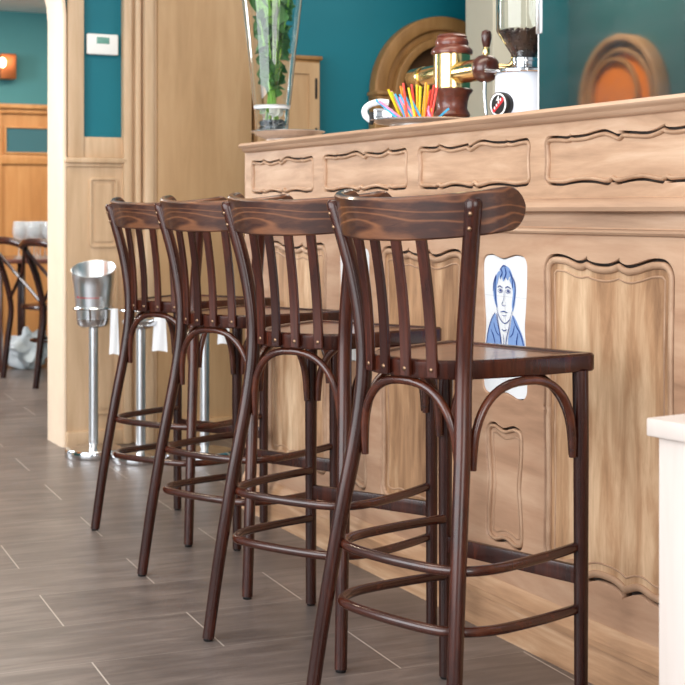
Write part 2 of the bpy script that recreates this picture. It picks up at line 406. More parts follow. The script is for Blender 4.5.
# oak wainscot pier beside the opening, with cap, sunk panels and the oak strip above
def pier(bm):
    box(bm, SW, SW+.025, -.236, .028, 0, 1.285)
    box(bm, SW, SW+.05, -.25, .04, 1.285, 1.31, .006)
    box(bm, SW, SW+.035, -.243, .034, 1.268, 1.286, .004)
    box(bm, SW, SW+.04, -.24, .028, 0, .07, .004)
wall_obj('trim_2', 'wall_oak_light', pier)
def pier_panels(bm):
    for z0, z1 in ((.9, 1.22), (.14, .82)):
        o = carved(-.135, -.0, z0, z1, .022, PLAIN, PLAIN, SIDE0)
        plate(bm, [o, offset(o, .012)], -.033, -.02, .002)
        plate(bm, [offset(o, .03)], -.03, -.02, .002)
    for v in bm.verts: v.co = Vector((SW-v.co.y, v.co.x, v.co.z))
wall_obj('trim_3', 'wall_oak_light', pier_panels)
def strips(bm):
    box(bm, SW, SW+.03, -.232, -.158, 1.31, CZ, .006)        # oak strip left of the teal
    box(bm, SW, SW+.02, -.158, .028, 1.31, 1.405, .004)      # oak rail under the teal
wall_obj('trim_4', 'wall_oak_light', strips)
def mould(bm):
    for d0, d1, k in ((.022, .06, .05), (.06, .075, .035), (.075, .1, .06), (.1, .112, .04), (.112, .155, .085), (.155, .175, .07)):
        box(bm, SW, SW+k, d0, d1, 0, CZ, .006)
wall_obj('trim_5', 'wall_oak_light', mould)
def column(bm):
    box(bm, SW, SW+.08, .175, .64, 0, CZ, .003)
    box(bm, SW, SW+.1, .175, .64, 0, .1, .004)
wall_obj('trim_6', 'wall_oak', column)
# wall behind the bar staff and the customers' side wall (short length, then open windows)
wall_obj('wall_right', 'teal', lambda bm: box(bm, SW, 5.5, 3.2, 3.3, 0, CZ), smooth=False)
# arched niches ------------------------------------------------------
def arch_path(c, zs, r, zb, n=28):
    p = [(c-r, zb)]
    for j in range(n+1):
        a = PI-PI*j/n; p.append((c+r*math.cos(a), zs+r*math.sin(a)))
    p.append((c+r, zb)); return p
def arch_ring(bm, c, zs, ro, ri, zb, y0, y1, bev=.006):
    plate(bm, [arch_path(c, zs, ro, zb)+arch_path(c, zs, ri, zb)[::-1]], y0, y1, bev)
def to_end(bm, s):
    for v in bm.verts: v.co = Vector((s-v.co.y, v.co.x, v.co.z))
def arch_end(bm):
    c = 1.70; zs = 1.655
    arch_ring(bm, c, zs, .40, .33, 0.9, -.075, 0, .01)
    arch_ring(bm, c, zs, .335, .285, 0.9, -.045, 0, .01)
    arch_ring(bm, c, zs, .292, .25, 0.9, -.09, 0, .006)
    to_end(bm, SW)
    for sgn in (-1, 1):
        x = c+sgn*.325
        box(bm, SW, SW+.1, x-.075, x+.075, 1.615, 1.64, .006)
        box(bm, SW, SW+.115, x-.085, x+.085, 1.64, 1.66, .006)
ar = thing('wooden_arch', 'carved wooden arch on the teal wall behind the straws and brass tap', 'arch', P0, BA)
bm = bmesh.new(); arch_end(bm); finish('arch_frame', bm, 'arch_oak', ar)
bm = bmesh.new(); plate(bm, [arch_path(1.70, 1.655, .255, .9)], -.004, 0); to_end(bm, SW); finish('niche_back', bm, M['niche'] if 'niche' in M else plain('dark_niche_wood', (92, 62, 34), .6, noise=.1), ar, smooth=False)

# other room beyond the opening ---------------------------------------
SF = -6.0
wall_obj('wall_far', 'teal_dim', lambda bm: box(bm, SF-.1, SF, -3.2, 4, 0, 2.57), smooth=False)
def far_dado(bm):
    box(bm, SF, SF+.03, -3.2, 4, 0, 1.84)
    box(bm, SF, SF+.09, -3.2, 4, 1.835, 1.87, .008)
    box(bm, SF, SF+.06, -3.2, 4, 1.80, 1.836, .008)
    box(bm, SF, SF+.05, -3.2, 4, 1.42, 1.49, .004)
    box(bm, SF, SF+.05, -3.2, 4, 0, .12, .004)
    for d in (-2.6, -1.5, -.35, .35, .98, 1.6, 2.4): box(bm, SF, SF+.055, d, d+.09, 0, 1.84, .004)
wall_obj('trim_7', 'honey', far_dado)
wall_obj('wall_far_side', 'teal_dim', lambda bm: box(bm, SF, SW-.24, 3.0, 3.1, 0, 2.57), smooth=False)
wall_obj('ceiling_far', 'white', lambda bm: box(bm, SF, SW-.24, -3.2, 4, 2.57, 2.65), smooth=False)
wall_obj('ceiling', 'white', lambda bm: box(bm, SW, 6.5, -4.0, 3.3, CZ, CZ+.1), smooth=False)

# beige pier behind the tap
struct(wall_obj('wall_pier', 'beige', lambda bm: box(bm, -1.15, -.9, 1.60, 3.2, 0, CZ, .004), smooth=False))
# customers' side wall with the arch that shows in the mirror
DL = -2.06
M['teal_grey'] = plain('grey_blue_teal_paint', (52, 108, 116), .6, noise=.05, nscale=3)
wall_obj('wall_left', 'teal_grey', lambda bm: box(bm, SW, -.45, DL-.12, DL, 0, CZ), smooth=False)

# ================================================================== THE BAR
bar = thing('bar_counter', 'long carved oak bar counter with tiled portraits, standing behind the stools', 'bar counter', P0, BA)
LEN = 3.62
bm = bmesh.new()
box(bm, 0, LEN, .03, .48, .0, 1.275)
finish('cabinet_body', bm, 'groove', bar, smooth=False)
fr = [(.045, .585), (.65, 1.222), (1.277, 1.851), (1.907, 2.48), (2.536, 3.11), (3.166, 3.58)]
big = [(.2, .684), (1.05, 1.538), (1.904, 2.397), (2.758, 3.25)]
nar = [.876, 1.73, 2.584, 3.43]
FZ = (1.125, 1.25)
frieze_o = [carved(a, b, FZ[0]+.003, FZ[1], .024, FR_TOP, FR_BOT, [(0, 0), (.3, .003), (.7, .003), (1, 0)], k % 2 == 0) for k, (a, b) in enumerate(fr)]
big_o = [carved(a, b, .205, .966, .045, BG_TOP, BG_BOT, SIDE_B) for a, b in big]
tile_o = [carved(c-.105, c+.105, .600, .957, .028, TL_TOP, TL_BOT, SIDE_T) for c in nar]
low_o = [carved(c-.088, c+.088, .225, .53, .028, TL_TOP, TL_BOT, SIDE_T) for c in nar]
# face frames with the carved openings cut through them
bm = bmesh.new(); plate(bm, [rect(0, LEN, 1.095, 1.277)]+frieze_o, 0, .03); finish('frieze_frame', bm, 'oak_frieze', bar, smooth=False)
bm = bmesh.new(); plate(bm, [rect(0, LEN, .10, 1.03)]+big_o+tile_o+low_o, 0, .03); finish('face_frame', bm, 'oak_frame', bar, smooth=False)
def bead_tube(bm, ol, w, y, depth):
    tube(bm, [(x, y, z) for x, z in ol], 1, 10, closed=True)
    k = len(ol); vs = bm.verts[-10*k:] if False else list(bm.verts)[-10*k:]
    for i_, (x, z) in enumerate(ol):
        c = Vector((x, y, z))
        for v in vs[10*i_:10*i_+10]:
            d = v.co-c; v.co = c+Vector((d.x*w, d.y*depth, d.z*w))
def field(name, o, mat, gap=.006, beadw=.010, inner=.032, line=.0016):
    b = bmesh.new(); bead_tube(b, trim_offset(o, gap+beadw/2), beadw/2, .006, .0075)
    p = bmesh.new(); plate(p, [trim_offset(o, gap+beadw*.6)], .007, .031)
    f = finish(name, p, mat, bar, smooth=False)
    finish('bead', b, 'bead', f, angle=70)
    if inner:
        q_ = bmesh.new(); bead_tube(q_, trim_offset(o, inner), line*1.6, .007, line*1.5); finish('fillet', q_, 'bead', f, angle=70)
    return f
for o in frieze_o: field('frieze_panel', o, 'oak_frieze', inner=0)
for o in big_o: field('lower_panel', o, 'oak_panel', gap=.007, beadw=.017, inner=.040)
for o in low_o: field('narrow_panel', o, 'oak_frame', inner=.028)
# end face of the bar (left)
bm = bmesh.new(); box(bm, -.012, .0, .0, .48, 0, 1.277, .002); finish('end_board', bm, 'oak_frame', bar)
# mouldings
def runner(bm, prof, x0=-.03, x1=LEN):
    a = [Vector((x0, y, z)) for y, z in prof]; b = [Vector((x1, y, z)) for y, z in prof]
    loft(bm, [a, b])
bm = bmesh.new()
runner(bm, [(.06, 1.276), (-.008, 1.276), (-.018, 1.281), (-.021, 1.288), (-.022, 1.290), (-.031, 1.293), (-.035, 1.3), (-.032, 1.306), (-.026, 1.309), (.5, 1.309), (.5, 1.276)], .012)
finish('countertop', bm, 'oak_top', bar, angle=50)
bm = bmesh.new()
runner(bm, [(.03, 1.097), (-.004, 1.097), (-.012, 1.094), (-.022, 1.086), (-.026, 1.076), (-.024, 1.067), (-.018, 1.064), (.03, 1.064)], -.005)
runner(bm, [(.03, 1.064), (.004, 1.064), (.002, 1.05), (0, 1.029), (.03, 1.026)], 0)
runner(bm, [(.03, 1.027), (-.002, 1.027), (-.009, 1.024), (-.012, 1.019), (-.009, 1.014), (-.002, 1.012), (.03, 1.012)], -.003)
finish('waist_moulding', bm, 'oak_top', bar, angle=30)
bm = bmesh.new()
runner(bm, [(.03, .135), (-.002, .135), (-.006, .128), (-.012, .118), (-.014, .108), (-.02, .1), (-.021, .085), (-.016, .082), (-.018, .076), (-.02, 0), (.03, 0)], 0)
finish('plinth', bm, 'oak_plinth', bar, angle=30)
# tiled portraits
def stroke(bm, pts, w, y=0.0):
    P = crom([(p[0], 0, p[1]) for p in pts], 6); k = len(P)
    lo = []
    for i in range(k):
        t = (P[min(i+1, k-1)]-P[max(i-1, 0)]).normalized(); nn = Vector((-t.z, 0, t.x))
        ww = w*(.35+.65*math.sin(PI*(i+.5)/k))
        lo.append((P[i]+nn*ww, P[i]-nn*ww))
    V = [(bm.verts.new(a+Vector((0, y, 0))), bm.verts.new(b+Vector((0, y, 0)))) for a, b in lo]
    for (a, b), (c, d) in zip(V, V[1:]): bm.faces.new((a, b, d, c))
def blob(bm, pts, y):
    P = crom([(p[0], 0, p[1]) for p in pts], 5, closed=True)
    plate(bm, [[(p.x, p.z) for p in P]], y, y+.0006)
for i, (c, o) in enumerate(zip(nar, tile_o)):
    b = bmesh.new(); plate(b, [trim_offset(o, .003)], .004, .031)
    tp = finish('portrait_tile', b, 'tile', bar)
    if i == 1: tp['label'] = 'white glazed tile panel painted with a blue portrait of a man in a coat'
    b = bmesh.new()
    for k in range(1, 4): box(b, c-.099, c+.099, .0035, .006, .957-.105*k-.0006, .957-.105*k+.0006)
    box(b, c-.0006, c+.0006, .0035, .006, .61, .935)
    finish('tile_joint', b, 'grout', tp, smooth=False)
    q = lambda x, z: (c+(x-255)*.00081, .957-(z-145)*.000441)
    b = bmesh.new()
    for bl in (((186, 345), (192, 300), (205, 262), (222, 240), (214, 290), (204, 340), (206, 400), (210, 450), (198, 430), (188, 385)),
               ((296, 268), (308, 300), (316, 345), (309, 420), (298, 465), (294, 420), (300, 360), (292, 315), (280, 285)),
               ((222, 262), (228, 225), (248, 206), (276, 218), (292, 250), (298, 285), (280, 268), (270, 290), (258, 276), (244, 298), (236, 270), (226, 288))):
        blob(b, [q(*p) for p in bl], .0026)
    blob(b, [q(*p) for p in ((196, 486), (166, 560), (148, 640), (140, 760), (200, 760), (228, 640), (208, 540))], .0026)
    blob(b, [q(*p) for p in ((300, 486), (338, 560), (364, 640), (372, 760), (300, 760), (272, 650), (286, 550))], .0026)
    finish('pale_brushwork', b, 'blue_light', tp, smooth=False)
    b = bmesh.new()
    S = [(((187, 360), (190, 310), (204, 262)), 5), (((300, 268), (312, 310), (313, 360), (302, 440)), 5), (((226, 232), (246, 208), (262, 212)), 5),
         (((232, 225), (240, 250), (228, 275)), 6), (((255, 215), (262, 250), (250, 285)), 7), (((280, 235), (296, 275), (300, 330)), 6), (((205, 265), (198, 320), (200, 390), (206, 440)), 6),
         (((212, 335), (226, 325), (242, 336)), 4), (((256, 336), (272, 326), (290, 338)), 4),
         (((214, 352), (228, 342), (242, 352), (228, 362), (214, 353)), 2.4), (((258, 352), (272, 343), (286, 353), (272, 363), (258, 353)), 2.4),
         (((224, 352), (230, 350), (234, 354)), 6), (((268, 353), (273, 351), (278, 355)), 6),
         (((252, 350), (248, 400), (238, 428), (250, 438), (260, 432)), 2.6),
         (((230, 474), (250, 469), (270, 474)), 4), (((238, 490), (252, 494), (264, 489)), 2.6),
         (((206, 440), (218, 495), (250, 536), (282, 512), (298, 455)), 3.5),
         (((198, 480), (178, 520), (160, 580), (148, 660), (142, 760)), 5), (((206, 480), (216, 545), (232, 640), (238, 750)), 5),
         (((298, 482), (318, 540), (345, 590), (362, 660), (370, 760)), 5), (((288, 510), (276, 570), (262, 640), (258, 750)), 4),
         (((190, 540), (205, 590), (222, 610)), 4), (((175, 580), (195, 640), (205, 720)), 5), (((310, 540), (300, 590), (282, 612)), 4), (((330, 580), (322, 640), (326, 720)), 6),
         (((238, 570), (250, 580), (266, 570)), 4), (((245, 600), (248, 640), (246, 700)), 2.6)]
    for pts, w in S: stroke(b, [q(*p) for p in pts], w*.00036, .0018)
    bmesh.ops.solidify(b, geom=b.faces[:], thickness=.0003)
    finish('dark_brushwork', b, 'blue_dark', tp, smooth=False)

# ================================================================== THE STOOLS
stool = thing('bar_stool', 'nearest dark bentwood bar stool, at the right end of the row', 'bar stool', group='bar stools along the counter')
def seat_outline(k=0.0, z=.77):
    half = [(0, -.112), (.05, -.108), (.095, -.094), (.126, -.068), (.147, -.03), (.165, .02), (.18, .08), (.193, .15), (.203, .225), (.207, .252)]
    R = [p for p in crom([(x, y, 0) for x, y in half], 5)]
    corner = [Vector((.2045, .263, 0)), Vector((.197, .268, 0))]
    front = [Vector((x, .268+.006*(1-(x/.197)**2), 0)) for x in (.15, .1, .05, 0)]
    right = R+corner+front
    full = right+[Vector((-p.x, p.y, 0)) for p in right[-2:0:-1]]
    ol = [(p.x, p.y) for p in full]
    if k: ol = offset(ol, k)
    return [Vector((x, y, z)) for x, y in ol]
bm = bmesh.new()
loft(bm, [seat_outline(.003, .733), seat_outline(0, .737), seat_outline(0, .766), seat_outline(.004, .7705), seat_outline(.02, .7705), seat_outline(.024, .767), seat_outline(.024, .733)], cap=False, ring=True)
finish('seat_rim', bm, 'stool_rim' if 'stool_rim' in M else 'stool', stool)
bm = bmesh.new()
loft(bm, [seat_outline(.0235, .745), seat_outline(.0235, .7665), seat_outline(.045, .766)])
finish('seat', bm, 'stool_seat', stool)
RF, KN, TP = (.2045, -.172, .0), (.1405, -.073, .69), (.2, -.104, 1.088)
def rear_leg(s):
    pts = crom([(s*.2045, -.172, .006), (s*.190, -.147, .2), (s*.170, -.114, .42), (s*.151, -.084, .6), (s*.1425, -.072, .72), (s*.147, -.072, .82), (s*.166, -.082, .94), (s*.1995, -.105, 1.085)], 8)
    n = len(pts); return pts, [.0148+.0025*min(1, i/(n*.45)) for i in range(n)]
for s in (-1, 1):
    pts, rad = rear_leg(s)
    pts.append(pts[-1]+Vector((0, 0, .006))); rad.append(.012)
    bm = bmesh.new(); tube(bm, pts, rad, 16); lg = finish('rear_leg', bm, 'stool', stool, angle=50)
    bm = bmesh.new(); lathe(bm, [(.011, 0), (.0125, .002), (.0125, .008)], 14, (s*.2045, -.172, 0)); finish('foot_glide', bm, 'black', lg)
    for dz in (1.033, 1.062):
        bm = bmesh.new(); ph = s*.42
        t = (dz-.94)/.145; cx_, cy_ = s*(.166+.0335*t), -.082-.023*t
        ball(bm, (cx_+.0155*math.sin(ph), cy_-.0165*math.cos(ph), dz), .0055, 10, 6, (1, .6, 1)); finish('bolt', bm, 'screw', lg)
    bm = bmesh.new(); tube(bm, [(s*.194, .233, .006), (s*.194, .233, .3), (s*.194, .233, .6), (s*.192, .233, .735)], [.0142, .0152, .0165, .0172], 16)
    lg = finish('front_leg', bm, 'stool', stool, angle=50)
    bm = bmesh.new(); lathe(bm, [(.0105, 0), (.012, .002), (.012, .008)], 14, (s*.194, .233, 0)); finish('foot_glide', bm, 'black', lg)
# crest rail
BT = math.radians(10); RR = .314; XA = .188
TA = math.asin(XA/RR); R2 = .1; TB = math.radians(80); LA = RR*TA; LB = LA+R2*(TB-TA); LE = LB+.034
def rail_pt(l, h=0.0, t=0.0):
    """point on the bent crest rail: l along it from the middle, h up, t through its thickness"""
    a = abs(l); sg = 1 if l >= 0 else -1
    if a <= LA: th = a/RR; x = RR*math.sin(th); fwd = RR*(1-math.cos(th))
    else:
        b = min(a, LB); th = TA+(b-LA)/R2
        x = XA+R2*(math.sin(th)-math.sin(TA)); fwd = RR*(1-math.cos(TA))+R2*(math.cos(TA)-math.cos(th))
        if a > LB: x += (a-LB)*math.cos(TB); fwd += (a-LB)*math.sin(TB)
    ey = Vector((0, math.cos(BT), math.sin(BT))); ez = Vector((0, -math.sin(BT), math.cos(BT)))
    nrm = Vector((-sg*math.sin(th), 0, 0))+ey*math.cos(th)
    return Vector((0, -.156, 1.051))+Vector((sg*x, 0, 0))+ey*fwd+ez*h+nrm*t
def rail():
    bm = bmesh.new(); loops = []; r_ = .043
    ls = [LE-r_*(1-math.cos(PI/2*j/9)) if False else LE-r_+r_*math.sin(PI/2*j/9*.995) for j in range(10)]
    ls = [-x for x in ls[::-1]]+[(-1+2*k/36)*(LE-r_) for k in range(1, 36)]+ls
    for l in ls:
        a = max(0, abs(l)-(LE-r_))/r_; hh = max(.004, .0435*math.sqrt(max(0, 1-a**2.3))); th = .0095
        b = min(.004, hh*.6)
        cs = [(hh, -th+b), (hh-b, -th), (0, -th), (-hh+b, -th), (-hh, -th+b), (-hh, th-b), (-hh+b, th), (0, th), (hh-b, th), (hh, th-b)]
        loops.append([rail_pt(l, h, t) for h, t in cs])
    loft(bm, loops); return bm
finish('crest_rail', rail(), 'stool_rail', stool, angle=40)
# slats with their screws
def rim_y(x):
    return -.112+.018*(abs(x)/.095)**2
for x in (-.092, -.032, .029, .09):
    top = rail_pt(x, -.036, 0); bot = Vector((x*.98, rim_y(x)-.007, .738)); ang = -x*1.6
    bm = bmesh.new(); loops = []
    tx = Vector((math.cos(ang*1.2), -math.sin(-ang*1.2)*-1, 0)); tx = Vector((1, -x*-2.2, 0)).normalized(); ty = Vector((-tx.y, tx.x, 0))
    for j in range(9):
        t = j/8; c = bot.lerp(top, t)+ty*(.008*math.sin(PI*t)); w, th = .0118, .0055
        loops.append([c+tx*a+ty*b_ for a, b_ in ((-w, -th+.002), (-w+.002, -th), (w-.002, -th), (w, -th+.002), (w, th-.002), (w-.002, th), (-w+.002, th), (-w, th-.002))])
    loft(bm, loops); sl = finish('slat', bm, 'stool', stool)
    bm = bmesh.new(); ball(bm, bot+Vector((0, -.0052, .014)), .0052, 10, 6, (1, .5, 1)); finish('screw', bm, 'screw', sl)
# bentwood arches under the seat
def arch_brace(a, b, zt=.7245, zb=.556, bow=(0, 0, 0), r=.0092):
    a, b, bow = Vector(a), Vector(b), Vector(bow); pts = []
    k = 26
    for j in range(k+1):
        th = PI*j/k; u = .5-.5*math.copysign(abs(math.cos(th))**.82, math.cos(th)); z = zb+(zt-zb)*abs(math.sin(th))**.74
        pts.append(a.lerp(b, u)+bow*math.sin(th)+Vector((0, 0, z)))
    bm = bmesh.new(); tube(bm, pts, [r*.85]+[r]*(len(pts)-2)+[r*.85], 12); return bm
ry = -.077
finish('arch_brace', arch_brace((-.133, ry, 0), (.133, ry, 0), bow=(0, -.018, 0)), 'stool_bent', stool)
for s in (-1, 1):
    finish('arch_brace', arch_brace((s*.154, -.058, 0), (s*.190, .21, 0), bow=(s*.006, 0, 0)), 'stool_bent', stool)
finish('arch_brace', arch_brace((-.17, .233, 0), (.17, .233, 0), bow=(0, .0, 0)), 'stool_bent', stool)
# foot hoops and front stretcher
def hoop(zf, zr, ins, r=.0105):
    half = [(.188, .222), (.1985, .12), (.201, .02), (.196, -.045), (.178, -.092), (.142+ins*.2, -.121-ins*.4), (.09, -.134-ins*.5), (0, -.139-ins*.5)]
    full = half+[(-x, y) for x, y in half[-2::-1]]
    pts = crom([(x, y, zf+(zr-zf)*(.222-y)/.36) for x, y in full], 6)
    bm = bmesh.new(); tube(bm, pts, r, 12); return bm
finish('foot_hoop', hoop(.367, .368, 0), 'stool_bent', stool)
finish('foot_hoop', hoop(.238, .252, .02), 'stool_bent', stool)
bm = bmesh.new(); box(bm, -.182, .182, .225, .241, .289, .327, .003); finish('stretcher', bm, 'stool', stool)
spots = [((.1945, 2.975), -47.4, None), ((-.067, 3.581), -36.3, 'third dark bentwood bar stool from the left, second nearest'),
         ((-.3195, 4.208), -37.5, 'second dark bentwood bar stool from the left'), ((-.5615, 4.822), -34.5, 'farthest dark bentwood bar stool, at the left end of the row')]
for (xy, a, lb) in spots:
    o = stool if lb is None else copy_tree(stool)
    o.location = (*xy, 0); o.rotation_euler = (0, 0, math.radians(a))
    if lb: o['label'] = lb

# ================================================================== ON THE BAR
ZT = 1.309
def tray_parts(root, r, rim_z, foot_r):
    bm = bmesh.new()
    lathe(bm, [(foot_r, 0), (foot_r+.004, .003), (foot_r+.006, .012), (r*.86, rim_z*.62), (r-.012, rim_z*.8), (r, rim_z-.003), (r+.001, rim_z), (r-.004, rim_z+.0015), (r-.02, rim_z*.84), (r*.82, rim_z*.74), (.001, rim_z*.72)], 48)
    return finish('tray_dish', bm, 'silver', root)
t1 = thing('serving_tray', 'round silver tray carrying the glass vase at the left end of the bar', 'tray', B(.125, .11, ZT), BA)
tray_parts(t1, .133, .041, .075)
t2 = thing('serving_tray', 'round silver tray with a white curved handle, holding the colourful straws', 'tray', B(1.088, .13, ZT), 0)
tray_parts(t2, .165, .026, .1)
bm = bmesh.new(); tube(bm, crom([(-.158, -.02, .022), (-.18, -.02, .04), (-.183, -.015, .065), (-.165, -.01, .083), (-.135, -.005, .09), (-.11, 0, .086)], 8), [.008, .012, .0125, .0125, .0115, .010, .009], 14) if False else tube(bm, crom([(-.154, -.02, .022), (-.174, -.02, .036), (-.178, -.015, .056), (-.163, -.01, .072), (-.136, -.005, .08), (-.108, 0, .079)], 8), .0095, 14)
hd = finish('handle', bm, 'ivory', t2)
bm = bmesh.new(); box(bm, -.152, -.095, -.03, .005, .024, .06, .004); finish('handle_block', bm, 'chrome', t2)
bm = bmesh.new(); box(bm, -.165, -.152, -.034, .0, .012, .05, .004); finish('handle_mount', bm, 'black', t2)
# vase with greenery
vc = Vector((-.251, 5.1, ZT+.031))
vase = thing('glass_vase', 'tall flared clear glass vase standing on the left silver tray', 'vase', vc, 0)
bm = bmesh.new()
outer = [(.052, 0), (.058, .004), (.0605, .05), (.063, .09), (.066, .1), (.074, .17), (.084, .27), (.097, .38), (.110, .49), (.118, .56)]
lathe(bm, outer+[(r-.004, z) for r, z in outer[::-1][:-2]]+[(.05, .012)], 40)
finish('vase_glass', bm, 'glass', vase)
bm = bmesh.new()
lathe(bm, [(.0618, .088), (.0648, .092), (.0648, .1), (.062, .103)], 40, cap=False); finish('glass_band', bm, 'ivory', vase)
bm = bmesh.new()
for k in range(60):
    a, r = random.random()*6.283, .046*math.sqrt(random.random())
    ball(bm, (r*math.cos(a), r*math.sin(a), .016+random.random()*.03), .008+random.random()*.004, 8, 5, (1, 1, .75))
pb = finish('pebbles', bm, 'stone', None); pb['kind'] = 'stuff'; tag(pb, 'dark pebbles in the bottom of the glass vase', 'pebbles'); pb.location = vc
def leaf(bm, base, tip, w, bend, n=9, side=None):
    base, tip, bend = Vector(base), Vector(tip), Vector(bend); ax = (tip-base).normalized()
    side = side or ax.cross(Vector((random.uniform(-1, 1), random.uniform(-1, 1), .2))).normalized(); prev = None
    nn = ax.cross(side).normalized()
    for j in range(n):
        t = j/(n-1); c = base.lerp(tip, t)+bend*math.sin(PI*t); ww = w*math.sin(PI*min(.98, .06+t*.93))**.8
        row = [bm.verts.new(c-side*ww+nn*ww*.3), bm.verts.new(c), bm.verts.new(c+side*ww+nn*ww*.3)]
        if prev:
            bm.faces.new((prev[0], prev[1], row[1], row[0])); bm.faces.new((prev[1], prev[2], row[2], row[1]))
        prev = row
bq = thing('greenery_bunch', 'bunch of green stems and leaves standing in the glass vase', 'plant', vc, 0)
for k in range(11):
    a = 2.4*k; r0, r1 = .022, .05+.035*random.random()
    b0 = Vector((r0*math.cos(a+2.6), r0*math.sin(a+2.6), .05)); b1 = Vector((r1*math.cos(a), r1*math.sin(a), .5+.1*random.random()))
    bm = bmesh.new(); tube(bm, [b0.lerp(b1, t/6) for t in range(7)], [.004, .003], 8); st = finish('stem', bm, 'leaf_pale', bq)
    for m in range(10):
        bm = bmesh.new(); t = .2+.066*m+random.uniform(-.04, .04); p = b0.lerp(b1, t); rr = .036+.055*t; a2 = random.random()*6.283
        q = Vector((rr*math.cos(a2), rr*math.sin(a2), p.z+random.uniform(-.02, .07)))
        leaf(bm, p, q, .02+.012*random.random(), (0, 0, .018)); finish('leaf', bm, 'leaf', st)
for k in range(9):
    a = .7*k+.2; r0 = .03; r1 = .095
    bm = bmesh.new(); leaf(bm, (r0*math.cos(a), r0*math.sin(a), .36+.06*random.random()), (r1*math.cos(a+.3), r1*math.sin(a+.3), .53+.06*random.random()), .017, (-.01*math.cos(a), -.01*math.sin(a), 0), side=Vector((-math.sin(a+.5), math.cos(a+.5), 0)))
    finish('long_leaf', bm, 'leaf_pale', bq)
bm = bmesh.new()
for k in range(14):
    a = random.random()*6.283; r = .04*math.sqrt(random.random()); z = .06+.028*random.random()
    leaf(bm, (r*math.cos(a), r*math.sin(a), z), (r*math.cos(a)+random.uniform(-.025, .025), r*math.sin(a)+random.uniform(-.025, .025), z+random.uniform(-.01, .025)), .018, (0, 0, .004), n=5)
finish('white_petals', bm, 'petal', bq)
# straws: every one a thing
cols = {'yellow': (250, 214, 40), 'orange': (250, 140, 40), 'blue': (70, 176, 226), 'pink': (244, 150, 190), 'red': (236, 74, 62), 'green': (200, 224, 70)}
for k, c in cols.items(): M['straw_'+k] = plain('straw_'+k, c, .4, noise=.0)
order = [('blue', -.085, -.070, .07), ('pink', -.070, -.075, .066), ('yellow', -.066, -.04, .105), ('green', -.058, -.035, .098), ('pink', -.05, -.045, .1), ('blue', -.045, -.035, .09), ('orange', -.04, -.02, .112), ('red', -.038, -.012, .12), ('pink', -.034, -.03, .08),
         ('yellow', -.028, -.025, .11), ('blue', -.026, -.04, .085), ('orange', -.02, -.03, .1), ('yellow', -.012, -.02, .105), ('pink', -.015, -.045, .075), ('red', -.006, -.012, .118), ('blue', -.006, -.035, .08), ('yellow', .006, -.002, .12), ('orange', .0, -.028, .09),
         ('yellow', .012, .002, .112), ('blue', .008, -.034, .074), ('green', .016, .006, .115), ('yellow', .026, .012, .124), ('orange', .03, .006, .12), ('yellow', .034, .014, .118), ('red', .042, .016, .104), ('orange', .046, .008, .1), ('red', .052, .016, .116), ('red', .06, .018, .108),
         ('pink', .044, .004, .05), ('yellow', .058, .0, .04), ('pink', .05, -.01, .035), ('blue', .085, .045, .045)]
for i, (c, tx_, lean, ht) in enumerate(order):
    bx = -.052+tx_*.80-lean*.35+.012; by = -.03+random.uniform(-.035, .045); ln = Vector((lean*1.05, random.uniform(-.01, .015), ht*.92))
    tops = Vector((bx, by, .0205))
    bm = bmesh.new(); tube(bm, [tops, tops+ln*.5, tops+ln], .0034, 8)
    o = finish('drinking_straw', bm, 'straw_'+c, None); o.location = B(1.088, .13, ZT)+Vector((.012, 0, 0))
    lab = {'blue': 'blue drinking straw in the bunch on the silver tray', 'pink': 'pink drinking straw in the bunch on the silver tray', 'yellow': 'yellow drinking straw in the bunch on the silver tray', 'orange': 'orange drinking straw in the bunch on the silver tray', 'red': 'red drinking straw in the bunch on the silver tray', 'green': 'lime green drinking straw in the bunch on the silver tray'}[c]
    if i == 0: lab = 'blue drinking straw leaning furthest left over the tray handle'
    if i == len(order)-1: lab = 'short blue drinking straw leaning right towards the brass tap'
    tag(o, lab, 'straw', c+' straws on the tray' if 0 < i < len(order)-1 else 'straws on the tray')
# brass beer tap
tp = thing('beer_tap', 'brass beer tap column with turned red wooden cap and base', 'beer tap', B(.903, .33, ZT), BA)
bm = bmesh.new(); lathe(bm, [(.062, 0), (.064, .004), (.062, .03), (.052, .04), (.055, .052), (.058, .058), (.055, .066), (.048, .078), (.05, .1), (.056, .12), (.064, .13), (.066, .137), (.062, .141)], 40); finish('turned_base', bm, 'redwood', tp)
bm = bmesh.new(); lathe(bm, [(.0575, .14), (.058, .145), (.058, .245), (.0575, .25)], 40); finish('brass_body', bm, 'brass', tp)
bm = bmesh.new(); lathe(bm, [(.064, .248), (.066, .254), (.064, .263), (.055, .272), (.051, .276), (.053, .284), (.05, .294), (.046, .299), (.048, .304), (.04, .311), (.02, .314)], 40); finish('turned_cap', bm, 'redwood', tp)
bm = bmesh.new(); lathe(bm, [(.029, -.255), (.032, -.25), (.032, -.05), (.032, 0)], 32, (0, 0, .193), 'X')
lathe(bm, [(.034, -.19), (.0345, -.186), (.0345, -.178), (.034, -.174)], 32, (0, 0, .193), 'X'); finish('brass_pipe', bm, 'brass', tp)
bm = bmesh.new(); lathe(bm, [(.034, .0), (.034, .15), (.033, .175)], 32, (0, 0, .187), 'X'); finish('brass_pipe', bm, 'brass', tp)
bm = bmesh.new(); lathe(bm, [(.026, .172), (.036, .176), (.042, .19), (.043, .205), (.038, .222), (.026, .234), (.01, .238)], 32, (0, 0, .187), 'X'); finish('wooden_ball', bm, 'darkwood', tp)
bm = bmesh.new(); lathe(bm, [(.009, .225), (.0105, .232), (.0105, .246), (.009, .25)], 20, (.205, 0, 0)); hc = finish('brass_collar', bm, 'brass', tp)
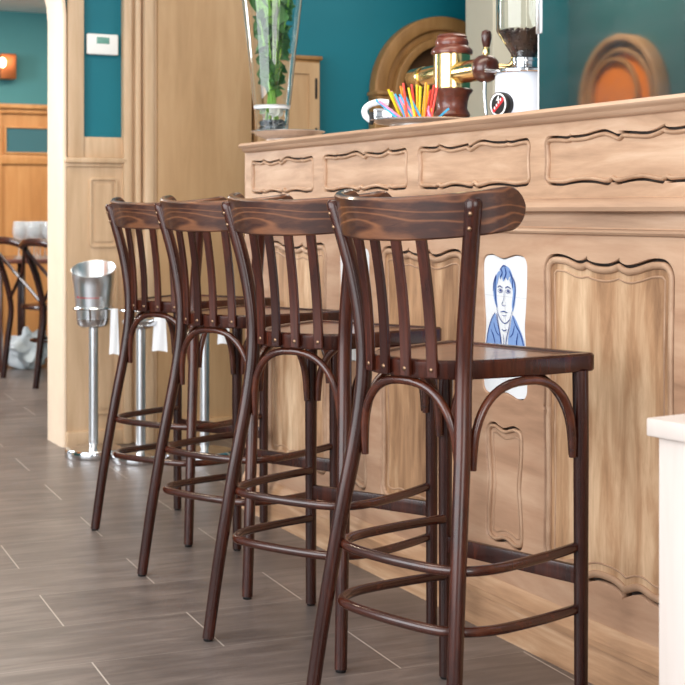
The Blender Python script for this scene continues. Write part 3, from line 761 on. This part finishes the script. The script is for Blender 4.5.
bm = bmesh.new(); lathe(bm, [(.008, .248), (.011, .254), (.0155, .275), (.016, .287), (.013, .298), (.005, .303)], 20, (.205, 0, 0)); finish('tap_handle', bm, 'darkwood', tp)
bm = bmesh.new(); tube(bm, [(.205, -.005, .15), (.21, -.008, .10), (.222, -.01, .045)], [.0055, .0045], 12); finish('spout', bm, 'chrome', tp)
bm = bmesh.new(); tube(bm, crom([(.22, .03, .19), (.235, .06, .19), (.24, .075, .205), (.24, .078, .225)], 6), .011, 14); finish('brass_elbow', bm, 'brass', tp)
bm = bmesh.new(); lathe(bm, [(.007, .222), (.012, .232), (.012, .25), (.006, .262)], 16, (.24, .078, 0)); finish('tap_handle', bm, 'darkwood', tp)
# coffee grinder
gr = thing('coffee_grinder', 'white coffee grinder with a clear hopper of dark beans beside the mirror', 'coffee grinder', B(1.289, .35, ZT), 0)
bm = bmesh.new(); lathe(bm, [(.09, 0), (.09, .012), (.087, .016), (.087, .148), (.082, .155), (.06, .157)], 48); bd = finish('enamel_body', bm, 'grinder', gr)
bm = bmesh.new(); lathe(bm, [(.09, .155), (.0925, .158), (.0925, .164), (.088, .167)], 48)
tube(bm, [(-.075, -.02, .162), (-.12, -.03, .1625)], .005, 10)
finish('steel_plate', bm, 'chrome', gr)
bm = bmesh.new(); lathe(bm, [(.034, .166), (.036, .17), (.036, .19), (.038, .192), (.038, .2), (.035, .203)], 40); finish('steel_collar', bm, 'chrome', gr)
bm = bmesh.new(); prof = [(.034, .2), (.04, .212), (.082, .278), (.0835, .285), (.0835, .46)]
lathe(bm, prof+[(r-.002, z) for r, z in prof[::-1]], 40); finish('hopper', bm, 'glass', gr)
bm = bmesh.new()
for k in range(420):
    z = .203+.078*random.random()**.6; R = (.036+(z-.203)*.62)*.93; a = random.random()*6.283; r = R*(math.sqrt(random.random())*.35+.63)
    ball(bm, (r*math.cos(a), r*math.sin(a), z), .0058, 6, 4, (1, .68, .6), Matrix.Rotation(random.random()*6, 4, 'X') @ Matrix.Rotation(random.random()*6, 4, 'Z'))
for k in range(110):
    a, r = random.random()*6.283, .076*math.sqrt(random.random())
    ball(bm, (r*math.cos(a), r*math.sin(a), .276+.006*random.random()), .0058, 6, 4, (1, .68, .6), Matrix.Rotation(random.random()*6, 4, 'Z'))
lathe(bm, [(.03, .203), (.07, .272)], 24)
o = finish('coffee_beans', bm, 'bean', None); o['kind'] = 'stuff'; tag(o, 'dark roasted coffee beans filling the grinder hopper', 'coffee beans'); o.location = gr.location
# round badge standing proud of the body, turned to the left
def disc(r, z, n=30): return [(r*math.cos(2*PI*k/n), z+r*math.sin(2*PI*k/n)) for k in range(n)]
BR = Matrix.Translation(Vector((-.082, -.062, 0))) @ Matrix.Rotation(math.radians(-53), 4, 'Z')
for nm, ols, y0_, y1_, mt in (('badge', [disc(.036, .062)], -.004, .022, 'black'), ('badge_ring', [disc(.033, .062), disc(.028, .062)], -.005, 0, 'ivory'),
        ('badge_band', [[(-.025, .046), (-.019, .038), (.026, .074), (.020, .085)]], -.005, 0, 'red'), ('badge_leaf', [[(-.008, .073), (.002, .088), (.004, .074)]], -.005, 0, 'ivory'),
        ('badge_letters', [[(-.014+.008*k, .0485+.0075*k), (-.0105+.008*k, .0515+.0075*k), (-.013+.008*k, .0575+.0075*k), (-.0165+.008*k, .0545+.0075*k)] for k in range(4)], -.0056, 0, 'ivory')):
    bm = bmesh.new(); plate(bm, ols, y0_, y1_); bm.transform(BR); finish(nm, bm, mt, gr, smooth=False)
# mirror panel standing on the bar
MD = .22; MS = 1.556
mr = thing('mirror_panel', 'tall smudged mirror panel on the bar reflecting teal wall and an orange arch', 'mirror', B(MS, MD, ZT), BA)
bm = bmesh.new(); box(bm, 0, 1.9, 0, .008, 0, .62, .0008); finish('mirror_glass', bm, 'mirror', mr, smooth=False)
bm = bmesh.new(); box(bm, -.004, .0, -.001, .009, 0, .62); finish('lit_glass_edge', bm, 'ivory', mr, smooth=False)  # white strip paints the light caught in the edge of the sheet
bm = bmesh.new(); box(bm, -.011, .012, -.004, .013, .235, .62, .002); finish('edge_clip', bm, 'steel', mr)

# arch on the customers' side wall: sits where its reflection shows in the mirror
VD = 2*MD-DL                                        # depth of the mirror image
def virt(u, v):
    a = (u-CX)/F; k = (VD+2.2513-.3128)/(.9*a+.4359)
    k = (VD - (0-P0.x)*.9 - (0-P0.y)*.4359)/(a*.9+.4359)
    X, Y = a*k, k
    return (X-P0.x)*T.x+(Y-P0.y)*T.y, H+(Y0-v)*k/F
sl_, _ = virt(590, 100); sr_, _ = virt(671, 100); _, zt_ = virt(622, 36); _, zbv = virt(630, 110)
cA, rA = (sl_+sr_)/2, (sr_-sl_)/2
zsA = zt_-rA
ra = thing('wall_arch', 'wooden arch with an orange niche on the side wall, seen in the mirror', 'arch', P0, BA)
def to_side(bm):
    for v in bm.verts: v.co = Vector((v.co.x, DL-v.co.y, v.co.z))
bm = bmesh.new(); arch_ring(bm, cA, zsA, rA, rA*.89, .8, -.08, 0, .01); arch_ring(bm, cA-rA*.08, zsA-.01, rA*.85, rA*.76, .8, -.05, 0, .008); plate(bm, [arch_path(cA, zsA, rA*.88, .8)], -.012, 0); to_side(bm); finish('arch_frame', bm, 'wall_oak', ra)
bm = bmesh.new(); plate(bm, [arch_path(cA-rA*.08, zsA-.01, rA*.77, .8)], -.018, -.010); to_side(bm); nb = finish('niche_back', bm, 'orange', ra, smooth=False)
bm = bmesh.new(); arch_ring(bm, cA-rA*.24, zsA+rA*.06, rA*.62, rA*.55, .8, -.045, -.01, .006); to_side(bm); finish('inner_arch', bm, 'arch_oak', nb)
# ================================================================== END WALL: thermostat, cupboard
th = thing('thermostat', 'white wall thermostat with a small green display on the teal strip', 'thermostat', B(SW, -.07, 1.78), BA)
bm = bmesh.new(); box(bm, 0, .028, -.073, .073, 0, .095, .007, 3); finish('housing', bm, 'white', th)
bm = bmesh.new(); box(bm, .026, .0292, -.03, .03, .05, .08, .001); finish('display', bm, 'lcd', th)
cb = thing('wall_cupboard', 'oak cupboard against the teal wall behind the glass vase', 'cupboard', B(SW, .66, 0), BA)
bm = bmesh.new(); box(bm, 0, .06, 0, .345, 0, 1.80, .003); box(bm, 0, .075, -.01, .355, 1.80, 1.82, .005); finish('carcass', bm, 'arch_oak', cb)
bm = bmesh.new(); plate(bm, [rect(.012, .333, .9, 1.785), rect(.07, .28, 1.0, 1.73)], -.082, -.06, .002); plate(bm, [rect(.07, .28, 1.0, 1.73)], -.07, -.06); to_end(bm, 0); dr = finish('door', bm, 'wall_oak', cb)
bm = bmesh.new(); ball(bm, (.09, .045, 1.46), .011, 12, 8); finish('knob', bm, 'black', dr)
for z in (1.42, 1.66):
    bm = bmesh.new(); box(bm, .082, .087, .308, .32, z-.05, z+.05, .002); finish('hinge', bm, 'black', dr)

# ================================================================== BUCKET STANDS
def stand(loc, name, label, cup):
    r = thing(name, label, 'bucket stand', loc, 0, 'champagne bucket stands by the wall')
    bm = bmesh.new(); lathe(bm, [(.121, 0), (.123, .003), (.123, .03), (.119, .036), (.1, .04), (.04, .044), (.022, .056)], 48); finish('base', bm, 'chrome', r)
    bm = bmesh.new(); lathe(bm, [(.0205, .05), (.0205, .565)], 24); finish('pole', bm, 'steel', r)
    bm = bmesh.new()
    if cup: lathe(bm, [(.05, .562), (.062, .566), (.07, .575), (.074, .60), (.072, .6), (.066, .578), (.05, .57)], 36)
    else: lathe(bm, [(.015, .56), (.05, .568), (.075, .585), (.082, .60), (.08, .6), (.07, .588), (.04, .575)], 36)
    finish('holder_cup', bm, 'chrome', r)
    bm = bmesh.new(); tube(bm, [(.087*math.cos(2*PI*k/40), .087*math.sin(2*PI*k/40), .645) for k in range(40)], .005, 8, closed=True)
    for k in range(3):
        a = 2.1*k+.5; tube(bm, [(.087*math.cos(a), .087*math.sin(a), .645), (.078*math.cos(a), .078*math.sin(a), .59)], .004, 6)
    finish('holder_ring', bm, 'chrome', r)
    return r
S1, S2, S3 = (-1.085, 6.25, 0), (-.862, 6.13, 0), (-.595, 6.19, 0)
stand(S1, 'bucket_stand', 'leftmost steel stand beside the pier, holding the wine bucket', True)
stand(S2, 'bucket_stand', 'middle steel stand, seen through the legs of the farthest stool', False)
stand(S3, 'bucket_stand', 'right steel stand, pole seen under the second stool from the left', False)
def slant(bm):
    for v in bm.verts:
        z = v.co.z; v.co.z = z+.034*(v.co.y/.097)*max(0, z/.238)**1.6
bk = thing('wine_bucket', 'stainless steel wine bucket with small red print, resting in the left stand', 'bucket', (S1[0], S1[1], .578), 0)
bm = bmesh.new(); prof = [(.02, 0), (.064, 0), (.07, .004), (.0735, .03), (.08, .1), (.09, .19), (.096, .235), (.0975, .238)]
lathe(bm, prof+[(.0955, .239), (.094, .236), (.078, .1), (.068, .008), (.02, .006)], 48); slant(bm); finish('bucket_shell', bm, 'steel', bk)
bm = bmesh.new(); lathe(bm, [(.0815, .062), (.0835, .064), (.0835, .071), (.0825, .073)], 48, cap=False); finish('band', bm, 'chrome', bk)
bm = bmesh.new()
marks = [[(-.05+k*.011, .122), (-.043+k*.011, .122), (-.043+k*.011, .1275), (-.05+k*.011, .1275)] for k in range(1, 9)]+[disc(.0055, .126, 12)]
marks[-1] = [(x-.052, z) for x, z in marks[-1]]
plate(bm, marks, -.0008, 0)
for v in bm.verts:
    z = v.co.z; R = .080+(z-.1)*.111; a = math.radians(-96)+v.co.x/R; R += .0008-v.co.y*.5; v.co = Vector((R*math.cos(a), R*math.sin(a), z))
slant(bm); finish('red_print', bm, 'red', bk, smooth=False)
def napkin(name, label, loc, w, h0, h1):
    bm = bmesh.new(); loops = []
    for j in range(9):
        t = j/8; z = h1+(h0-h1)*t; ww = w*(.75+.35*t)
        lp = [Vector((ww*(k/8-.5), .004*math.sin(k*.9+t*2)+.006, z-.012*abs(k/8-.4)*t)) for k in range(9)]
        lp += [p+Vector((0, .004, 0)) for p in lp[::-1]]; loops.append(lp)
    loft(bm, loops); o = finish(name, bm, 'cloth', None); o.location = loc; return tag(o, label, 'napkin', 'white napkins on the bucket stands')
napkin('napkin', 'white napkin hanging between the wine bucket and the farthest stool', (S1[0]+.096, S1[1]-.045, 0), .04, .45, .645)
napkin('napkin', 'white napkin hanging under the seat of the farthest stool', (S2[0]+.085, S2[1]-.04, 0), .06, .475, .645)
napkin('napkin', 'white napkin hanging under the seat of the second stool from the left', (S3[0]+.085, S3[1]-.04, 0), .05, .5, .645)

# ================================================================== OTHER ROOM FURNITURE
def W(u, Y): return Vector(((u-CX)*Y/F, Y, 0))
def cross_chair(loc, rz, label):
    r = thing('cross_back_chair', label, 'chair', loc, rz, 'cross back chairs in the far room')
    bm = bmesh.new(); lathe(bm, [(.17, .44), (.2, .445), (.205, .455), (.2, .467), (.17, .47)], 28); finish('seat', bm, 'stool', r)
    for s in (-1, 1):
        bm = bmesh.new(); tube(bm, crom([(s*.19, -.25, 0), (s*.185, -.22, .25), (s*.18, -.2, .46), (s*.19, -.25, .68), (s*.185, -.345, .87)], 6), [.019, .018], 10); finish('rear_leg', bm, 'stool', r)
        bm = bmesh.new(); tube(bm, [(s*.19, .18, 0), (s*.17, .15, .45)], [.014, .018], 10); finish('front_leg', bm, 'stool', r)
        bm = bmesh.new(); tube(bm, crom([(s*.18, -.21, .5), (s*.06, -.235, .6), (-s*.06, -.265, .7), (-s*.17, -.325, .83)], 6), .011, 8); finish('cross_brace', bm, 'stool', r)
    bm = bmesh.new(); tube(bm, crom([(-.185, -.345, .86), (-.1, -.375, .88), (0, -.38, .885), (.1, -.375, .88), (.185, -.345, .86)], 5), .024, 10, sy=1.0); finish('top_rail', bm, 'stool', r)
    bm = bmesh.new(); tube(bm, [(.14*math.cos(2*PI*k/24), .14*math.sin(2*PI*k/24), .24) for k in range(24)], .009, 8, closed=True); finish('foot_ring', bm, 'stool', r)
    return r
cross_chair((-1.535, 8.67, 0), math.radians(-45), 'dark cross back chair in the far room, nearest, beside the pale door jamb')
cross_chair((-1.86, 9.22, 0), math.radians(-45), 'dark cross back chair in the far room, second behind the door jamb')
cross_chair((-2.62, 9.75, 0), math.radians(-50), 'dark cross back chair in the far room, at the left edge of the photo')
tb = thing('dining_table', 'dark wooden table with wine glasses in the far room', 'table', (-1.75, 9.85, 0), 0)
bm = bmesh.new(); box(bm, -.75, .6, -.4, .4, .72, .75, .006); finish('tabletop', bm, 'darkwood', tb)
for sx in (-1, 1):
    for sy in (-1, 1):
        bm = bmesh.new(); box(bm, sx*.53-.025, sx*.53+.025, sy*.34-.025, sy*.34+.025, 0, .72, .004); finish('leg', bm, 'darkwood', tb)
gl0 = None
gp = [(19, 9.54), (34, 9.54), (49, 9.54), (25, 9.66), (40, 9.66), (30, 9.78), (45, 9.78), (37, 9.91), (19, 9.93)]
for i, (u, Y) in enumerate(gp):
    if gl0 is None:
        g = thing('wine_glass', '', 'wine glass', group='wine glasses on the far table')
        bm = bmesh.new(); lathe(bm, [(.034, 0), (.034, .002), (.006, .006), (.004, .012), (.004, .085), (.008, .092), (.03, .112), (.04, .14), (.038, .175), (.033, .205), (.031, .205), (.036, .17), (.037, .14), (.028, .115), (.004, .096)], 24); finish('glass_bowl', bm, 'lit_glass' if 'lit_glass' in M else 'glass', g)
        gl0 = g
    else: g = copy_tree(gl0)
    g['label'] = 'clear wine glass standing in the cluster on the far room table'
    p = W(u, Y); g.location = (p.x, p.y, .751); g.scale = (1.12, 1.12, 1.2)
bm = bmesh.new()
random.seed(3)
bmesh.ops.create_icosphere(bm, subdivisions=4, radius=.13)
from mathutils import noise as _nz
for v in bm.verts:
    d_ = 1+.45*_nz.noise(v.co*14)+.25*_nz.noise(v.co*31); v.co = Vector((v.co.x*d_*1.1, v.co.y*d_*.8, max(.001, .12+v.co.z*d_*1.05)))
cl = finish('white_bag', bm, plain('white_bag_plastic', (214, 220, 230), .4, noise=.15, nscale=10), None); cl.location = W(30, 9.75)+Vector((0, 0, .0)); tag(cl, 'crumpled white bag on the floor under the far room table', 'bag')
# sconce
sc = thing('wall_sconce', 'copper wall lamp glowing on the grey teal wall of the far room', 'wall lamp', B(SF, 0, 2.06), BA)
sd = (-.2388+.0) 
a_ = (3-CX)/F; dsc = (a_*10.56+2.963)/(.9-.4359*a_); sc.location = B(SF, dsc, 2.05)
bm = bmesh.new(); box(bm, .01, .12, -.045, .075, 0, .19, .012); finish('lamp_body', bm, 'copper', sc)
bm = bmesh.new(); ball(bm, (.115, -.03, .12), .04, 16, 10, (.5, .7, 1)); finish('bulb', bm, 'lamp', sc)
# small mirror in the dado
mp_ = thing('framed_mirror', 'small rectangular mirror set in the honey oak panelling of the far room', 'mirror', B(SF, 0, 0), BA)
def dfar(u): a = (u-CX)/F; return (a*10.56+2.963)/(.9-.4359*a)
bm = bmesh.new(); box(bm, .03, .036, dfar(5), dfar(47), 1.51, 1.69); finish('mirror_glass', bm, plain('blue_grey_mirror', (120, 170, 178), .12, metal=.6), mp_, smooth=False)
bm = bmesh.new(); plate(bm, [rect(dfar(3), dfar(49), 1.495, 1.705), rect(dfar(5), dfar(47), 1.51, 1.69)], -.05, -.03, .002); to_end(bm, 0); finish('mirror_frame', bm, 'honey', mp_)

# ================================================================== FOREGROUND CABINET
fa = math.radians(34)
fc = thing('side_cabinet', 'blurred pale wooden cabinet in the foreground at the right edge', 'cabinet', ((646-CX)*2.2/F, 2.2, 0), fa)
bm = bmesh.new(); box(bm, 0, .4, -.36, 0, .722, .75, .003); finish('cabinet_top', bm, 'pale_wood', fc)
bm = bmesh.new(); box(bm, .013, .387, -.347, -.013, 0, .722, .003); finish('cabinet_body', bm, 'pale_wood', fc)

# ================================================================== LIGHT
def area(name, loc, target, sx, sy, power, col=(1, 1, 1)):
    l = bpy.data.lights.new(name, 'AREA'); l.shape = 'RECTANGLE'; l.size = sx; l.size_y = sy; l.energy = power; l.color = col
    o = bpy.data.objects.new(name, l); C.objects.link(o); o.location = loc
    d = Vector(target)-Vector(loc); o.rotation_euler = d.to_track_quat('-Z', 'Y').to_euler()
    return o
area('window_light', B(2.2, -3.6, 1.7), B(1.2, 0, .9), 4.2, 2.4, 190, (.93, .97, 1))
area('front_window_light', B(6.6, -1.2, 1.9), B(1.0, .2, .9), 2.6, 2.2, 110, (1, .98, .95))
area('ceiling_light', B(1.4, -.6, 3.05), B(1.4, -.6, 0), 2.4, .8, 38, (1, .86, .7))
area('back_wall_fill', B(.2, 1.5, 3.0), B(-.8, 1.0, 1.2), 1.4, .8, 26, (1, .9, .78))  # added fill without a fixture, brightens the walls behind the bar
area('opening_light', B(-3.6, -3.1, 2.2), B(-1.9, -.25, 1.9), 1.4, 1.2, 170, (.93, .97, 1))
area('far_room_light', B(-4.2, .2, 2.5), B(-4.4, .2, 0), 2.2, 1.6, 75, (1, .9, .76))
area('niche_light', B(cA+.2, DL+.7, 2.7), B(cA, DL, 1.5), .4, .3, 34, (1, .85, .65))
w = bpy.data.worlds.new('World'); bpy.context.scene.world = w; w.use_nodes = True
w.node_tree.nodes['Background'].inputs[0].default_value = (.90, .95, 1, 1); w.node_tree.nodes['Background'].inputs[1].default_value = .6

# ================================================================== CAMERA
cam = bpy.data.cameras.new('Camera'); co = bpy.data.objects.new('Camera', cam); C.objects.link(co)
co.location = (0, 0, H); co.rotation_euler = (PI/2, 0, 0)
cam.sensor_width = 36; cam.lens = F*36/685; cam.shift_y = -(342.5-Y0)/685; cam.clip_end = 60
cam.dof.use_dof = True; cam.dof.focus_distance = 3.25; cam.dof.aperture_fstop = 9
S = bpy.context.scene; S.camera = co
S.view_settings.view_transform = 'Standard'; S.view_settings.look = 'None'; S.view_settings.exposure = 0; S.view_settings.gamma = 1; S.view_settings.use_curve_mapping = False
S.cycles.max_bounces = 8; S.cycles.transparent_max_bounces = 16
